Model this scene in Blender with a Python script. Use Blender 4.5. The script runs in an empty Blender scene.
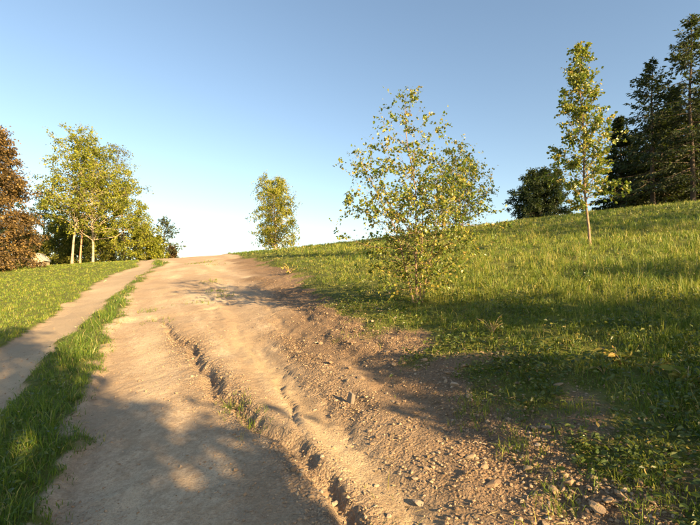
import bpy, math
import numpy as np

# ------------------------------------------------------------------ camera, sky, sun
scene = bpy.context.scene
COL = scene.collection
PITCH = math.radians(3.5)
CAM_H = 1.62
HFOV = math.radians(80)
cam_d = bpy.data.cameras.new("camera")
cam_d.sensor_width = 36
cam_d.lens = 18 / math.tan(HFOV / 2)
cam_d.clip_start = 0.05
cam_d.clip_end = 3000
cam = bpy.data.objects.new("camera", cam_d)
cam.location = (0, 0, CAM_H)
cam.rotation_euler = (math.pi / 2 + PITCH, 0, 0)
COL.objects.link(cam)
scene.camera = cam

SUN_AZ = math.radians(137)      # clockwise from +Y (the view direction)
SUN_EL = math.radians(17)
world = bpy.data.worlds.new("World")
scene.world = world
world.use_nodes = True
wn = world.node_tree
sky = wn.nodes.new("ShaderNodeTexSky")
sky.sky_type = 'NISHITA'
sky.sun_disc = False
sky.sun_elevation = SUN_EL
sky.sun_rotation = SUN_AZ
sky.altitude = 300
sky.air_density = 1.15
sky.dust_density = 1.0
sky.ozone_density = 1.0
bg = wn.nodes["Background"]
bg.inputs[1].default_value = 0.062
wn.links.new(sky.outputs[0], bg.inputs[0])

sun_d = bpy.data.lights.new("sun", 'SUN')
sun_d.energy = 5.0
sun_d.angle = math.radians(0.5)
sun_d.color = (1.0, 0.71, 0.36)
sun = bpy.data.objects.new("sun", sun_d)
sun.rotation_euler = (math.pi / 2 - SUN_EL, 0, math.pi - SUN_AZ)
sun.location = (20, -20, 30)
COL.objects.link(sun)

scene.view_settings.view_transform = 'Standard'
scene.view_settings.look = 'None'
scene.view_settings.gamma = 1
scene.view_settings.exposure = 2.0
scene.cycles.use_denoising = True
scene.cycles.max_bounces = 6
scene.cycles.diffuse_bounces = 3
scene.cycles.transmission_bounces = 4
scene.cycles.transparent_max_bounces = 4

# ------------------------------------------------------------------ maths helpers
def sstep(a, b, x):
    t = np.clip((x - a) / (b - a), 0, 1)
    return t * t * (3 - 2 * t)

def isoft(x, c, w):
    return w * np.logaddexp(0, (x - c) / w) - w * np.logaddexp(0, -c / w)

_tab = np.random.default_rng(77).random((256, 256))
def vnoise(x, y):
    xi = np.floor(x).astype(int); yi = np.floor(y).astype(int)
    fx = x - xi; fy = y - yi
    fx = fx * fx * fx * (fx * (fx * 6 - 15) + 10); fy = fy * fy * fy * (fy * (fy * 6 - 15) + 10)
    x0 = xi & 255; x1 = (xi + 1) & 255; y0 = yi & 255; y1 = (yi + 1) & 255
    a = _tab[x0, y0] * (1 - fx) + _tab[x1, y0] * fx
    b = _tab[x0, y1] * (1 - fx) + _tab[x1, y1] * fx
    return (a * (1 - fy) + b * fy) * 2 - 1

def fbm(x, y, f=1.0, octv=4, gain=0.5):
    s = 0; a = 1; n = 0
    for k in range(octv):
        c, d = math.cos(k * 1.3 + .4), math.sin(k * 1.3 + .4)
        s = s + a * vnoise((c * x - d * y) * f + 17.3 * k, (d * x + c * y) * f - 9.1 * k)
        n += a; a *= gain; f *= 2.03
    return s / n

def macro(X, Y):
    """the hillside: climbs ahead to a crest, tilts up to the right"""
    X = np.asarray(X, float); Y = np.asarray(Y, float)
    g = 0.1631 * (Y - isoft(Y, 35.57, 2.5)) - 0.05 * isoft(Y, 57.5, 6.0)
    g = np.where(Y < 0, 0.163 * Y / (1 + np.maximum(-Y, 0) / 14), g)
    T = 0.0722 * X + 0.0878 * isoft(X, -2.17, 3.87) - 0.14 * isoft(X, 29.8, 14.1)
    T = np.where(X < -45, 0.0722 * -45 + 0.3 * np.tanh((X + 45) / 20), T)
    return g + T

F = 350 / math.tan(HFOV / 2)
_c, _s = math.cos(PITCH), math.sin(PITCH)
def cast(x, y):
    """where a ray of the survey photograph meets the hillside"""
    u = (x - 350) / F; v = (262.5 - y) / F
    d = (u, _c - v * _s, _s + v * _c)
    t = np.exp(np.linspace(math.log(0.8), math.log(40), 2500))
    below = CAM_H + d[2] * t - macro(d[0] * t, d[1] * t) < 0
    if not below.any():
        return None
    i = int(np.argmax(below))
    return np.array([d[0] * t[i], d[1] * t[i]])

def line(pts):
    return np.array([cast(*p) for p in pts])

def dist_line(X, Y, P):
    """distance to a polyline, side (+ right of travel) and position along it 0..1"""
    best = np.full(X.shape, 1e9); side = np.zeros(X.shape); along = np.zeros(X.shape)
    L = np.hypot(*np.diff(P, axis=0).T); cum = np.concatenate([[0], np.cumsum(L)])
    for i in range(len(P) - 1):
        a = P[i]; b = P[i + 1]; d = b - a
        t = np.clip(((X - a[0]) * d[0] + (Y - a[1]) * d[1]) / (d @ d), 0, 1)
        dx = X - a[0] - t * d[0]; dy = Y - a[1] - t * d[1]
        r = np.hypot(dx, dy); m = r < best
        best = np.where(m, r, best)
        side = np.where(m, np.sign(d[1] * dx - d[0] * dy), side)
        along = np.where(m, (cum[i] + t * L[i]) / cum[-1], along)
    return best, side, along

def sd_poly(X, Y, P):
    Q = np.vstack([P, P[:1]])
    d, _, _ = dist_line(X, Y, Q)
    ins = np.zeros(X.shape, bool)
    for i in range(len(P)):
        a = Q[i]; b = Q[i + 1]
        if a[1] == b[1]: continue
        c = ((a[1] > Y) != (b[1] > Y)) & (X < (b[0] - a[0]) * (Y - a[1]) / (b[1] - a[1]) + a[0])
        ins ^= c
    return np.where(ins, -d, d)

# ------------------------------------------------------------------ the track, the wheel path, the gullies
road_left = line([(20, 570), (42, 525), (58, 480), (75, 440), (92, 390), (104, 350), (116, 320), (127, 302), (139, 284), (151, 272), (166, 263)])
road_right = line([(258, 258), (280, 265), (297, 277), (318, 293), (355, 312), (405, 334), (465, 358), (540, 397), (620, 442), (700, 490), (760, 530)])
far = road_left[-1] + np.array([-11.0, 20.0])
ROAD = np.vstack([[[-2.6, -8.0]], [[-1.75, 0.6]], road_left, [far], [far + np.array([6.5, 1.5])], road_right, [[1.75, 0.4]], [[2.2, -8.0]]])
path_left = line([(-90, 400), (0, 350), (40, 325), (85, 291), (112, 274), (138, 266)])
path_right = line([(153, 268), (128, 284), (100, 308), (50, 355), (0, 410), (-90, 500)])
pf = path_left[-1] + np.array([-9.0, 17.0])
PATH = np.vstack([path_left, [pf], [pf + np.array([1.6, 0.6])], path_right])
gully = line([(153, 312), (163, 322), (190, 342), (203, 358), (214, 376), (238, 402), (262, 417), (292, 432), (330, 456), (348, 475), (362, 497), (388, 526), (420, 570)])
gully_b = line([(276, 352), (281, 372), (287, 388), (290, 404), (298, 424), (316, 444)])
rut = line([(232, 322), (262, 350), (300, 385), (345, 425), (400, 470), (470, 530)])
scarp = line([(296, 296), (320, 318), (345, 338), (385, 360), (440, 386), (500, 418), (560, 455)])
gravel_line = line([(300, 330), (335, 372), (362, 405), (392, 440), (420, 480), (450, 530)])
crack_a = line([(330, 452), (352, 482), (372, 506)])

def survey(X, Y):
    """height and ground cover at a point"""
    X = np.asarray(X, float); Y = np.asarray(Y, float)
    R = np.hypot(X, Y)
    wx = fbm(X, Y, .9, 4, .6); wy = fbm(X + 40, Y - 30, .9, 4, .6)
    sc = np.clip(.10 + .012 * R, 0, .5)
    sr = sd_poly(X + wx * sc * 1.2, Y + wy * sc * 1.2, ROAD)
    sp = sd_poly(X + wx * sc * .8, Y + wy * sc * .8, PATH)
    # which edge of the track is nearer
    dr, _, _ = dist_line(X, Y, road_right)
    dl, _, _ = dist_line(X, Y, road_left)
    right = sstep(-.3, .5, dl - dr)
    in_road = sstep(.05, -.12, sr)
    in_path = sstep(.035, -.035, sp)
    z = macro(X, Y) + 0.07 * fbm(X, Y, .25, 3) * sstep(2, 8, R)
    z = z + 0.02 * fbm(X, Y, 1.1, 3)
    z = z - 0.075 * in_road * (1 - right) - 0.08 * in_path
    # right hand bank: broken edge rising into the meadow
    z = z - 0.16 * right * sstep(1.0, -.8, sr + .25 * wx)
    # hummocky turf
    g = (1 - in_road) * (1 - in_path)
    z = z + g * 0.025 * fbm(X, Y, 3.0, 3) + right * sstep(.2, 2.0, sr) * (.075 * np.abs(fbm(X + 11, Y - 4, 1.15, 3, .6)) + .03 * fbm(X, Y, 2.7, 2))
    gx = X + .10 * fbm(X, Y, 2.2, 3); gy = Y + .10 * fbm(X + 9, Y + 5, 2.2, 3)
    d, s, a = dist_line(gx, gy, gully)
    w = .06 + .02 * a + .020 * fbm(X, Y, 3.1, 3) + .02 * fbm(X + 5, Y, 11., 2)
    dep = (.06 + .035 * a) * (1. + .2 * fbm(X, Y, 1.9, 2)) * sstep(0, .06, a)
    cut = np.clip(1.15 - np.abs(d) / np.maximum(w, .04), 0, 1) ** .6
    z = z - dep * cut
    z = z - .035 * np.exp(-(d / .32) ** 2) * a                          # the whole drain lies low
    z = z + .035 * a * np.exp(-((d - .20) / .10) ** 2) * (s < 0)        # lip on its right bank
    lowg = np.exp(-(d / .28) ** 2) * sstep(0, .3, a)
    d2, s2, a2 = dist_line(gx, gy, gully_b)
    cut2 = np.clip(1 - d2 / (.06 + .03 * fbm(X, Y, 2, 2)), 0, 1) ** .7 * np.sin(np.pi * np.clip(a2 * .9 + .1, 0, 1))
    z = z - .05 * cut2
    dr_, _, ar = dist_line(X, Y, rut)
    smooth = np.exp(-(dr_ / .22) ** 2) * sstep(0, .15, ar)
    z = z - .05 * np.exp(-(dr_ / .30) ** 2) * sstep(0, .2, ar)
    ds, ss, as_ = dist_line(gx, gy, scarp)
    sgn = np.where(ss > 0, -1., 1.) * ds
    z = z + .055 * sstep(-.10, .10, sgn) * np.exp(-(ds / .8) ** 2) * np.sin(np.pi * np.clip(as_, 0.02, .98)) ** .5
    dg, _, ag = dist_line(X, Y, gravel_line)
    # how stony
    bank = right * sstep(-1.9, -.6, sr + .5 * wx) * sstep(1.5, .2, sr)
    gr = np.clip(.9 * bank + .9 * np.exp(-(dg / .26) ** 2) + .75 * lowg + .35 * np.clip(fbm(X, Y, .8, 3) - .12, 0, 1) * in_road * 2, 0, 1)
    # long streaks washed down the track
    al = -X * .45 + Y * .89; ac = X * .89 + Y * .45
    streak = fbm(al * .35 + .3 * wx, ac * 2.6 + .3 * wy, 1.0, 3, .55)
    gr = np.clip(gr * (.75 + 1.1 * streak) , 0, 1)
    gr = gr * (1 - .9 * smooth)
    rid = 1 - np.abs(fbm(al * .22 + .35 * wx + 7, ac * 1.7 + .35 * wy, 1.0, 3, .5)) * 3.2
    rill = np.clip(rid, 0, 1) ** 2 * sstep(2.2, 1.0, dr_ * 0 + dl * -1 + 3.2) * sstep(16, 7, R)
    z = z - in_road * .040 * rill
    z = z + in_road * .022 * streak * sstep(14, 6, R) * right
    gr = gr * (1 - .75 * sstep(-.2, -.6, sr) * (1 - right) * sstep(1.3, .3, dl) )
    # crumbly relief
    rough = .009 + .017 * gr
    near = sstep(22, 8, R)
    z = z + in_road * .010 * sstep(12, 5, R) * (np.abs(fbm(X - 8, Y + 2, 6.5, 3, .6)) - .25)
    z = z + np.maximum(in_road, bank) * rough * near * (fbm(X, Y, 5.5, 3, .6) + .25 * (np.abs(fbm(X + 3, Y, 9., 2)) * 2 - .5) * gr)
    # little rain steps across the upper track
    st = fbm(X * .35 + 4, Y * 1.0, 1.2, 3)
    z = z + in_road * .035 * sstep(6, 9, Y) * (sstep(-.05, .05, st) - .5)
    # turf cover 0..1
    cov_r = sstep(-.40 - .55 * sstep(6.5, 4.5, Y), .35 + .55 * sstep(6.5, 4.5, Y), sr + .3 * wx + .25 * wy + (.45 + .5 * sstep(6.5, 4.5, Y)) * fbm(X, Y, 2.3, 3))
    cov_l = sstep(-.14, .24, sr + .18 * fbm(X, Y, 4., 4, .6))
    cover = np.where(right > .5, cov_r, cov_l) * sstep(-.10, .12, sp + .10 * fbm(X + 20, Y, 4.5, 3))
    return dict(z=z, sr=sr, sp=sp, right=right, cover=cover, gravel=gr * np.maximum(in_road, right * sstep(1.4, .3, sr)), bank=bank, smooth=smooth * in_road, in_road=in_road, in_path=in_path, damp=cut * a, streak=streak)

def ground_z(X, Y):
    return survey(np.atleast_1d(X), np.atleast_1d(Y))['z']

# ------------------------------------------------------------------ mesh helpers
def mesh_np(name, verts, quads=None, tris=None, mats=(), smooth=False, attrs=None):
    me = bpy.data.meshes.new(name)
    verts = np.ascontiguousarray(verts, np.float32)
    loops = []; sizes = []
    if quads is not None and len(quads):
        loops.append(np.asarray(quads, np.int32).ravel()); sizes.append(np.full(len(quads), 4, np.int32))
    if tris is not None and len(tris):
        loops.append(np.asarray(tris, np.int32).ravel()); sizes.append(np.full(len(tris), 3, np.int32))
    loops = np.concatenate(loops); sizes = np.concatenate(sizes)
    me.vertices.add(len(verts)); me.vertices.foreach_set("co", verts.ravel())
    me.loops.add(len(loops)); me.loops.foreach_set("vertex_index", loops)
    me.polygons.add(len(sizes))
    me.polygons.foreach_set("loop_start", np.concatenate([[0], np.cumsum(sizes)[:-1]]).astype(np.int32))
    me.polygons.foreach_set("loop_total", sizes)
    me.polygons.foreach_set("use_smooth", np.full(len(sizes), smooth))
    for k, v in (attrs or {}).items():
        at = me.attributes.new(k, 'FLOAT', 'POINT')
        at.data.foreach_set("value", np.ascontiguousarray(v, np.float32))
    for m in mats: me.materials.append(m)
    me.update(calc_edges=True)
    return me

def link(name, me, parent=None, **props):
    o = bpy.data.objects.new(name, me)
    COL.objects.link(o)
    if parent is not None: o.parent = parent
    for k, v in props.items(): o[k] = v
    return o

def thing(name, loc, label, cat, group=None):
    o = bpy.data.objects.new(name, None); COL.objects.link(o)
    o.location = loc; o.empty_display_size = .2
    o['label'] = label; o['category'] = cat
    if group: o['group'] = group
    return o

def norm(v):
    return v / np.maximum(np.linalg.norm(v, axis=-1, keepdims=True), 1e-9)

class Wood:
    def __init__(self): self.v = []; self.q = []; self.n = 0
    def tube(self, pts, rad, k=5):
        pts = np.asarray(pts, float); m = len(pts)
        t = np.gradient(pts, axis=0); t = norm(t)
        ref = np.array([0.31, 0.17, 0.93]) if abs(t[0][2]) < .8 else np.array([1.0, .1, 0])
        a = norm(np.cross(t, ref)); b = np.cross(t, a)
        th = np.arange(k) * 2 * np.pi / k
        ring = pts[:, None] + np.asarray(rad)[:, None, None] * (np.cos(th)[None, :, None] * a[:, None] + np.sin(th)[None, :, None] * b[:, None])
        self.v.append(ring.reshape(-1, 3))
        i = np.arange(m - 1)[:, None] * k; j = np.arange(k)[None]; j2 = (j + 1) % k
        q = np.stack([i + j, i + j2, i + k + j2, i + k + j], -1).reshape(-1, 4) + self.n
        self.q.append(q); self.n += m * k
    def mesh(self, name, mat):
        return mesh_np(name, np.vstack(self.v), np.vstack(self.q), mats=[mat], smooth=True)

def leaf_mesh(name, P, D, N, size, width, var, mat, fold=.25, simple=False):
    """leaf blades: base P, long axis D, normal N"""
    D = norm(D); S = norm(np.cross(D, N)); N = np.cross(S, D)
    s = size[:, None]; w = (size * width)[:, None]
    if simple:
        v = np.stack([P, P + .45 * s * D + .5 * w * S + fold * w * N * .5, P + s * D, P + .45 * s * D - .5 * w * S + fold * w * N * .5], 1)
        n = 4; q = np.array([[0, 3, 2, 1]]); tri = np.array([[0, 2, 1], [0, 3, 2]])
        base = np.arange(len(P))[:, None, None] * n
        return mesh_np(name, v.reshape(-1, 3), tris=(base + tri[None]).reshape(-1, 3), mats=[mat], attrs={'var': np.repeat(var, n)})
    v = np.stack([P, P + .28 * s * D + .46 * w * S + fold * w * N * .5, P + .62 * s * D + .40 * w * S + fold * w * N * .4,
                  P + s * D - .10 * s * N, P + .62 * s * D - .40 * w * S + fold * w * N * .4, P + .28 * s * D - .46 * w * S + fold * w * N * .5], 1)
    base = np.arange(len(P))[:, None, None] * 6
    q = np.array([[0, 3, 2, 1], [0, 5, 4, 3]])
    return mesh_np(name, v.reshape(-1, 3), quads=(base + q[None]).reshape(-1, 4), mats=[mat], attrs={'var': np.repeat(var, 6)})

# ------------------------------------------------------------------ materials
def new_mat(name):
    m = bpy.data.materials.new(name); m.use_nodes = True
    nt = m.node_tree; nt.nodes.clear()
    out = nt.nodes.new("ShaderNodeOutputMaterial")
    return m, nt, out

def nd(nt, typ, ins=None, **kw):
    n = nt.nodes.new(typ)
    for k, v in kw.items(): setattr(n, k, v)
    for k, v in (ins or {}).items():
        if hasattr(v, 'links') or isinstance(v, bpy.types.NodeSocket): nt.links.new(v, n.inputs[k])
        else: n.inputs[k].default_value = v
    return n

def ramp(nt, fac, stops):
    r = nt.nodes.new("ShaderNodeValToRGB"); nt.links.new(fac, r.inputs[0])
    e = r.color_ramp.elements
    while len(e) < len(stops): e.new(.5)
    for i, (p, c) in enumerate(stops):
        e[i].position = p; e[i].color = (*c, 1) if len(c) == 3 else c
    return r.outputs[0]

def mixc(nt, fac, a, b, mode='MIX'):
    n = nt.nodes.new("ShaderNodeMix"); n.data_type = 'RGBA'; n.blend_type = mode
    for k, v in ((0, fac), (6, a), (7, b)):
        if isinstance(v, bpy.types.NodeSocket): nt.links.new(v, n.inputs[k])
        else: n.inputs[k].default_value = v if k == 0 else (*v, 1)
    return n.outputs[2]

def math_(nt, op, a, b=0.0):
    n = nt.nodes.new("ShaderNodeMath"); n.operation = op
    for k, v in ((0, a), (1, b)):
        if isinstance(v, bpy.types.NodeSocket): nt.links.new(v, n.inputs[k])
        else: n.inputs[k].default_value = v
    return n.outputs[0]

def leaf_mat(name, stops, trans=.35, rough=.55, spec=.3):
    m, nt, out = new_mat(name)
    at = nd(nt, "ShaderNodeAttribute", attribute_name="var")
    col = ramp(nt, at.outputs['Fac'], stops)
    p = nd(nt, "ShaderNodeBsdfPrincipled", {'Base Color': col, 'Roughness': rough, 'Specular IOR Level': spec})
    tc = mixc(nt, .5, col, (.26, .35, .03))
    t = nd(nt, "ShaderNodeBsdfTranslucent", {'Color': tc})
    mx = nd(nt, "ShaderNodeMixShader", {0: trans, 1: p.outputs[0], 2: t.outputs[0]})
    nt.links.new(mx.outputs[0], out.inputs[0])
    return m

def bark_mat(name, c1, c2, scale=14., stretch=.25, c3=None):
    m, nt, out = new_mat(name)
    tc = nd(nt, "ShaderNodeTexCoord")
    mp = nd(nt, "ShaderNodeMapping", {'Vector': tc.outputs['Object'], 'Scale': (1, 1, stretch)})
    n = nd(nt, "ShaderNodeTexNoise", {'Vector': mp.outputs[0], 'Scale': scale, 'Detail': 5., 'Roughness': .65})
    col = ramp(nt, n.outputs['Fac'], [(.36, c1), (.62, c2)])
    if c3:
        n2 = nd(nt, "ShaderNodeTexNoise", {'Vector': tc.outputs['Object'], 'Scale': 5., 'Detail': 3.})
        col = mixc(nt, ramp(nt, n2.outputs['Fac'], [(.52, (0, 0, 0)), (.6, (1, 1, 1))]), col, c3)
    bp = nd(nt, "ShaderNodeBump", {'Height': n.outputs['Fac'], 'Strength': .5, 'Distance': .02})
    p = nd(nt, "ShaderNodeBsdfPrincipled", {'Base Color': col, 'Roughness': .85, 'Normal': bp.outputs[0]})
    nt.links.new(p.outputs[0], out.inputs[0])
    return m

def ground_material():
    m, nt, out = new_mat("earth_and_turf")
    tc = nd(nt, "ShaderNodeTexCoord"); co = tc.outputs['Object']
    A = lambda k: nd(nt, "ShaderNodeAttribute", attribute_name=k).outputs['Fac']
    cover, gravel, smooth, bank, path = A('cover'), A('gravel'), A('smooth'), A('bank'), A('in_path')
    n1 = nd(nt, "ShaderNodeTexNoise", {'Vector': co, 'Scale': .9, 'Detail': 6., 'Roughness': .62})
    n2 = nd(nt, "ShaderNodeTexNoise", {'Vector': co, 'Scale': 17., 'Detail': 7., 'Roughness': .75})
    n3 = nd(nt, "ShaderNodeTexNoise", {'Vector': co, 'Scale': 70., 'Detail': 3., 'Roughness': .7})
    v1 = nd(nt, "ShaderNodeTexVoronoi", {'Vector': co, 'Scale': 45.}, feature='F1')
    v2 = nd(nt, "ShaderNodeTexVoronoi", {'Vector': co, 'Scale': 18.}, feature='F1')
    soil = ramp(nt, n1.outputs['Fac'], [(.30, (.40, .285, .185)), (.5, (.52, .39, .265)), (.68, (.59, .465, .325))])
    soil = mixc(nt, math_(nt, 'MULTIPLY', ramp(nt, n2.outputs['Fac'], [(.35, (1, 1, 1)), (.6, (0, 0, 0))]), .45), soil, (.24, .155, .085))
    soil = mixc(nt, math_(nt, 'MULTIPLY', ramp(nt, n3.outputs['Fac'], [(.52, (0, 0, 0)), (.66, (1, 1, 1))]), .6), soil, (.60, .48, .34))
    soil = mixc(nt, math_(nt, 'MULTIPLY', ramp(nt, n3.outputs['Fac'], [(.34, (1, 1, 1)), (.46, (0, 0, 0))]), .5), soil, (.24, .165, .10))
    soil = mixc(nt, math_(nt, 'MULTIPLY', smooth, .55), soil, (.55, .43, .265))
    stk = A('streak')
    soil = mixc(nt, math_(nt, 'MULTIPLY', ramp(nt, math_(nt, 'ADD', math_(nt, 'MULTIPLY', stk, .6), math_(nt, 'MULTIPLY', n2.outputs['Fac'], .8)), [(.3, (1, 1, 1)), (.55, (0, 0, 0))]), .5), soil, (.30, .215, .135))
    soil = mixc(nt, math_(nt, 'MULTIPLY', ramp(nt, math_(nt, 'ADD', math_(nt, 'MULTIPLY', stk, .6), math_(nt, 'MULTIPLY', n3.outputs['Fac'], .6)), [(.42, (0, 0, 0)), (.7, (1, 1, 1))]), .5), soil, (.56, .45, .30))
    # stony ground: pebble coloured cells in dark crumbly earth
    peb = ramp(nt, v1.outputs['Color'], [(.0, (.16, .11, .07)), (.4, (.30, .21, .13)), (.75, (.38, .30, .21)), (1., (.46, .41, .34))])
    peb2 = mixc(nt, ramp(nt, v1.outputs['Distance'], [(.25, (0, 0, 0)), (.55, (1, 1, 1))]), peb, (.16, .10, .06))
    soil = mixc(nt, math_(nt, 'MULTIPLY', gravel, .75), soil, peb2)
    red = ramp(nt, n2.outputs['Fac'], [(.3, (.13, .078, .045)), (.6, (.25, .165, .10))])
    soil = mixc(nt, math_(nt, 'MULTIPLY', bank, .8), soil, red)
    soil = mixc(nt, math_(nt, 'MULTIPLY', path, .5), soil, (.36, .29, .20))
    gcol = ramp(nt, n2.outputs['Fac'], [(.3, (.05, .058, .017)), (.5, (.10, .115, .025)), (.7, (.17, .16, .045))])
    n4 = nd(nt, "ShaderNodeTexNoise", {'Vector': co, 'Scale': 3., 'Detail': 4.})
    gcol = mixc(nt, ramp(nt, n4.outputs['Fac'], [(.4, (0, 0, 0)), (.7, (.7, .7, .7))]), gcol, (.17, .175, .035))
    cv = math_(nt, 'ADD', cover, math_(nt, 'MULTIPLY', math_(nt, 'SUBTRACT', n2.outputs['Fac'], .5), .5))
    cvr = ramp(nt, cv, [(.3, (0, 0, 0)), (.7, (1, 1, 1))])
    col = mixc(nt, cvr, soil, gcol)
    h = math_(nt, 'ADD', math_(nt, 'MULTIPLY', n2.outputs['Fac'], .6), math_(nt, 'MULTIPLY', n3.outputs['Fac'], .55))
    pb = math_(nt, 'MULTIPLY', math_(nt, 'SUBTRACT', 1., v1.outputs['Distance']), math_(nt, 'MULTIPLY', gravel, 1.1))
    pb2 = math_(nt, 'MULTIPLY', math_(nt, 'SUBTRACT', 1., v2.outputs['Distance']), math_(nt, 'MULTIPLY', gravel, .9))
    h = math_(nt, 'ADD', h, math_(nt, 'ADD', pb, pb2))
    b = nd(nt, "ShaderNodeBump", {'Height': h, 'Strength': 1., 'Distance': .034})
    p = nd(nt, "ShaderNodeBsdfPrincipled", {'Base Color': col, 'Roughness': .95, 'Specular IOR Level': .15, 'Normal': b.outputs[0]})
    nt.links.new(p.outputs[0], out.inputs[0])
    return m

M_ground = ground_material()
M_birch_leaf = leaf_mat("birch_leaf", [(0, (.055, .095, .018)), (.5, (.13, .155, .028)), (.8, (.24, .20, .035)), (1, (.34, .22, .05))], .38, .45)
M_young_leaf = leaf_mat("young_birch_leaf", [(0, (.035, .075, .014)), (.45, (.105, .155, .022)), (.75, (.235, .24, .032)), (1, (.42, .30, .07))], .33, .38, .5)
M_olive_leaf = leaf_mat("olive_leaf", [(0, (.055, .08, .015)), (.5, (.14, .15, .025)), (1, (.25, .21, .03))], .4)
M_gold_leaf = leaf_mat("golden_birch_leaf", [(0, (.10, .125, .018)), (.5, (.20, .22, .022)), (1, (.35, .31, .033))], .4)
M_pale_leaf = leaf_mat("grey_green_leaf", [(0, (.06, .085, .035)), (.5, (.12, .13, .05)), (1, (.20, .18, .07))], .35)
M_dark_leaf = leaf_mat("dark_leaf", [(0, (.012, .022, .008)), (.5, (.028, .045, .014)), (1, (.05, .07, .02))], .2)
M_copper_leaf = leaf_mat("copper_leaf", [(0, (.028, .019, .011)), (.5, (.072, .046, .020)), (1, (.25, .16, .05))], .25)
M_spruce = leaf_mat("spruce_needle", [(0, (.012, .020, .009)), (.6, (.028, .042, .016)), (1, (.075, .072, .03))], .2)
M_larch = leaf_mat("larch_needle", [(0, (.03, .045, .025)), (1, (.08, .095, .04))], .2)
M_grass = leaf_mat("grass_blade", [(0, (.032, .070, .010)), (.35, (.07, .135, .015)), (.65, (.165, .215, .024)), (.9, (.31, .285, .045)), (1, (.42, .34, .15))], .35, .5, .35)
M_cover = leaf_mat("ground_cover_leaf", [(0, (.025, .050, .010)), (.5, (.07, .10, .018)), (.8, (.16, .17, .03)), (1, (.26, .19, .06))], .3, .42, .5)
M_weed = leaf_mat("weed_leaf", [(0, (.08, .12, .02)), (.6, (.25, .24, .04)), (1, (.42, .26, .07))], .35)
M_birch_bark = bark_mat("birch_bark", (.26, .205, .14), (.42, .345, .25), 8., 2.5, (.20, .15, .11))
M_young_bark = bark_mat("young_birch_bark", (.13, .085, .05), (.29, .20, .125), 30., .3)
M_dark_bark = bark_mat("dark_bark", (.05, .035, .025), (.12, .085, .06), 20.)
M_red_bark = bark_mat("reddish_bark", (.25, .13, .07), (.42, .25, .15), 20.)
M_dry = bark_mat("dry_stem", (.34, .20, .10), (.52, .36, .20), 40.)

def stone_mat():
    m, nt, out = new_mat("field_stone")
    oi = nd(nt, "ShaderNodeObjectInfo"); tc = nd(nt, "ShaderNodeTexCoord")
    at = nd(nt, "ShaderNodeAttribute", attribute_name="var")
    v = math_(nt, 'FRACT', math_(nt, 'ADD', oi.outputs['Random'], at.outputs['Fac']))
    base = ramp(nt, v, [(0, (.20, .125, .07)), (.35, (.29, .20, .12)), (.7, (.33, .245, .155)), (.9, (.38, .32, .24)), (1, (.25, .15, .085))])
    n = nd(nt, "ShaderNodeTexNoise", {'Vector': tc.outputs['Object'], 'Scale': 25., 'Detail': 5.})
    col = mixc(nt, math_(nt, 'MULTIPLY', n.outputs['Fac'], .6), base, (.24, .16, .10))
    b = nd(nt, "ShaderNodeBump", {'Height': n.outputs['Fac'], 'Strength': .6, 'Distance': .01})
    p = nd(nt, "ShaderNodeBsdfPrincipled", {'Base Color': col, 'Roughness': .9, 'Normal': b.outputs[0]})
    nt.links.new(p.outputs[0], out.inputs[0])
    return m
M_stone = stone_mat()

# ------------------------------------------------------------------ the ground sheet, split into turf, track and wheel path
def axis(lo, hi, fine_lo, fine_hi, step, grow, grow_lo=None):
    a = list(np.arange(fine_lo, fine_hi, step))
    x = fine_hi; s = step
    while x < hi: a.append(x); s *= grow; x += s
    x = fine_lo - step; s = step; b = []
    while x > lo: b.append(x); s *= grow_lo or grow; x -= s
    return np.array(b[::-1] + a)

gxs = axis(-420, 420, -3.4, 3.6, .030, 1.040)
gys = axis(-120, 520, 1.3, 4.2, .028, 1.019, 1.09)
nx, ny = len(gxs), len(gys)
GX, GY = np.meshgrid(gxs, gys)
sv = survey(GX.ravel(), GY.ravel())
V = np.stack([GX.ravel(), GY.ravel(), sv['z']], 1)
idx = np.arange(nx * ny).reshape(ny, nx)
Q = np.stack([idx[:-1, :-1], idx[:-1, 1:], idx[1:, 1:], idx[1:, :-1]], -1).reshape(-1, 4)
fsr = sv['sr'][Q].mean(1); fsp = sv['sp'][Q].mean(1)
dzx = np.gradient(sv['z'].reshape(ny, nx), gxs, axis=1); dzy = np.gradient(sv['z'].reshape(ny, nx), gys, axis=0)
VN = norm(np.stack([-dzx.ravel(), -dzy.ravel(), np.ones(nx * ny)], 1))
is_road = fsr < 0
is_path = (fsp < 0) & ~is_road
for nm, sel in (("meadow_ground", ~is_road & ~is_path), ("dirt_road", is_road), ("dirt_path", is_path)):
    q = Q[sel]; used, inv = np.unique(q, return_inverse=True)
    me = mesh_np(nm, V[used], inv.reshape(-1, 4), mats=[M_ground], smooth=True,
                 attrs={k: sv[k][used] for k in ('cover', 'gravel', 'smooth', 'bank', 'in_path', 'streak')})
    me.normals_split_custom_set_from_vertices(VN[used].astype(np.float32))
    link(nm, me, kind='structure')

# ------------------------------------------------------------------ trees
def stem_path(rng, base, top, n=10, wob=.03, bend=0.):
    t = np.linspace(0, 1, n)[:, None]
    base = np.array(base, float); top = np.array(top, float)
    L = np.linalg.norm(top - base)
    ph = rng.random(4) * 6.28
    off = np.stack([np.sin(t[:, 0] * 5 + ph[0]) + .5 * np.sin(t[:, 0] * 11 + ph[1]), np.sin(t[:, 0] * 5.7 + ph[2]) + .5 * np.sin(t[:, 0] * 12 + ph[3]), 0 * t[:, 0]], 1)
    off -= off[0]
    p = base + (top - base) * t + off * wob * L * t ** .7
    p[:, :2] += (top - base)[:2] * bend * (t * t - t)
    return p

def along(P, t):
    x = np.clip(t, 0, 1) * (len(P) - 1); i = np.minimum(x.astype(int), len(P) - 2); f = (x - i)[..., None]
    return P[i] * (1 - f) + P[i + 1] * f

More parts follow.
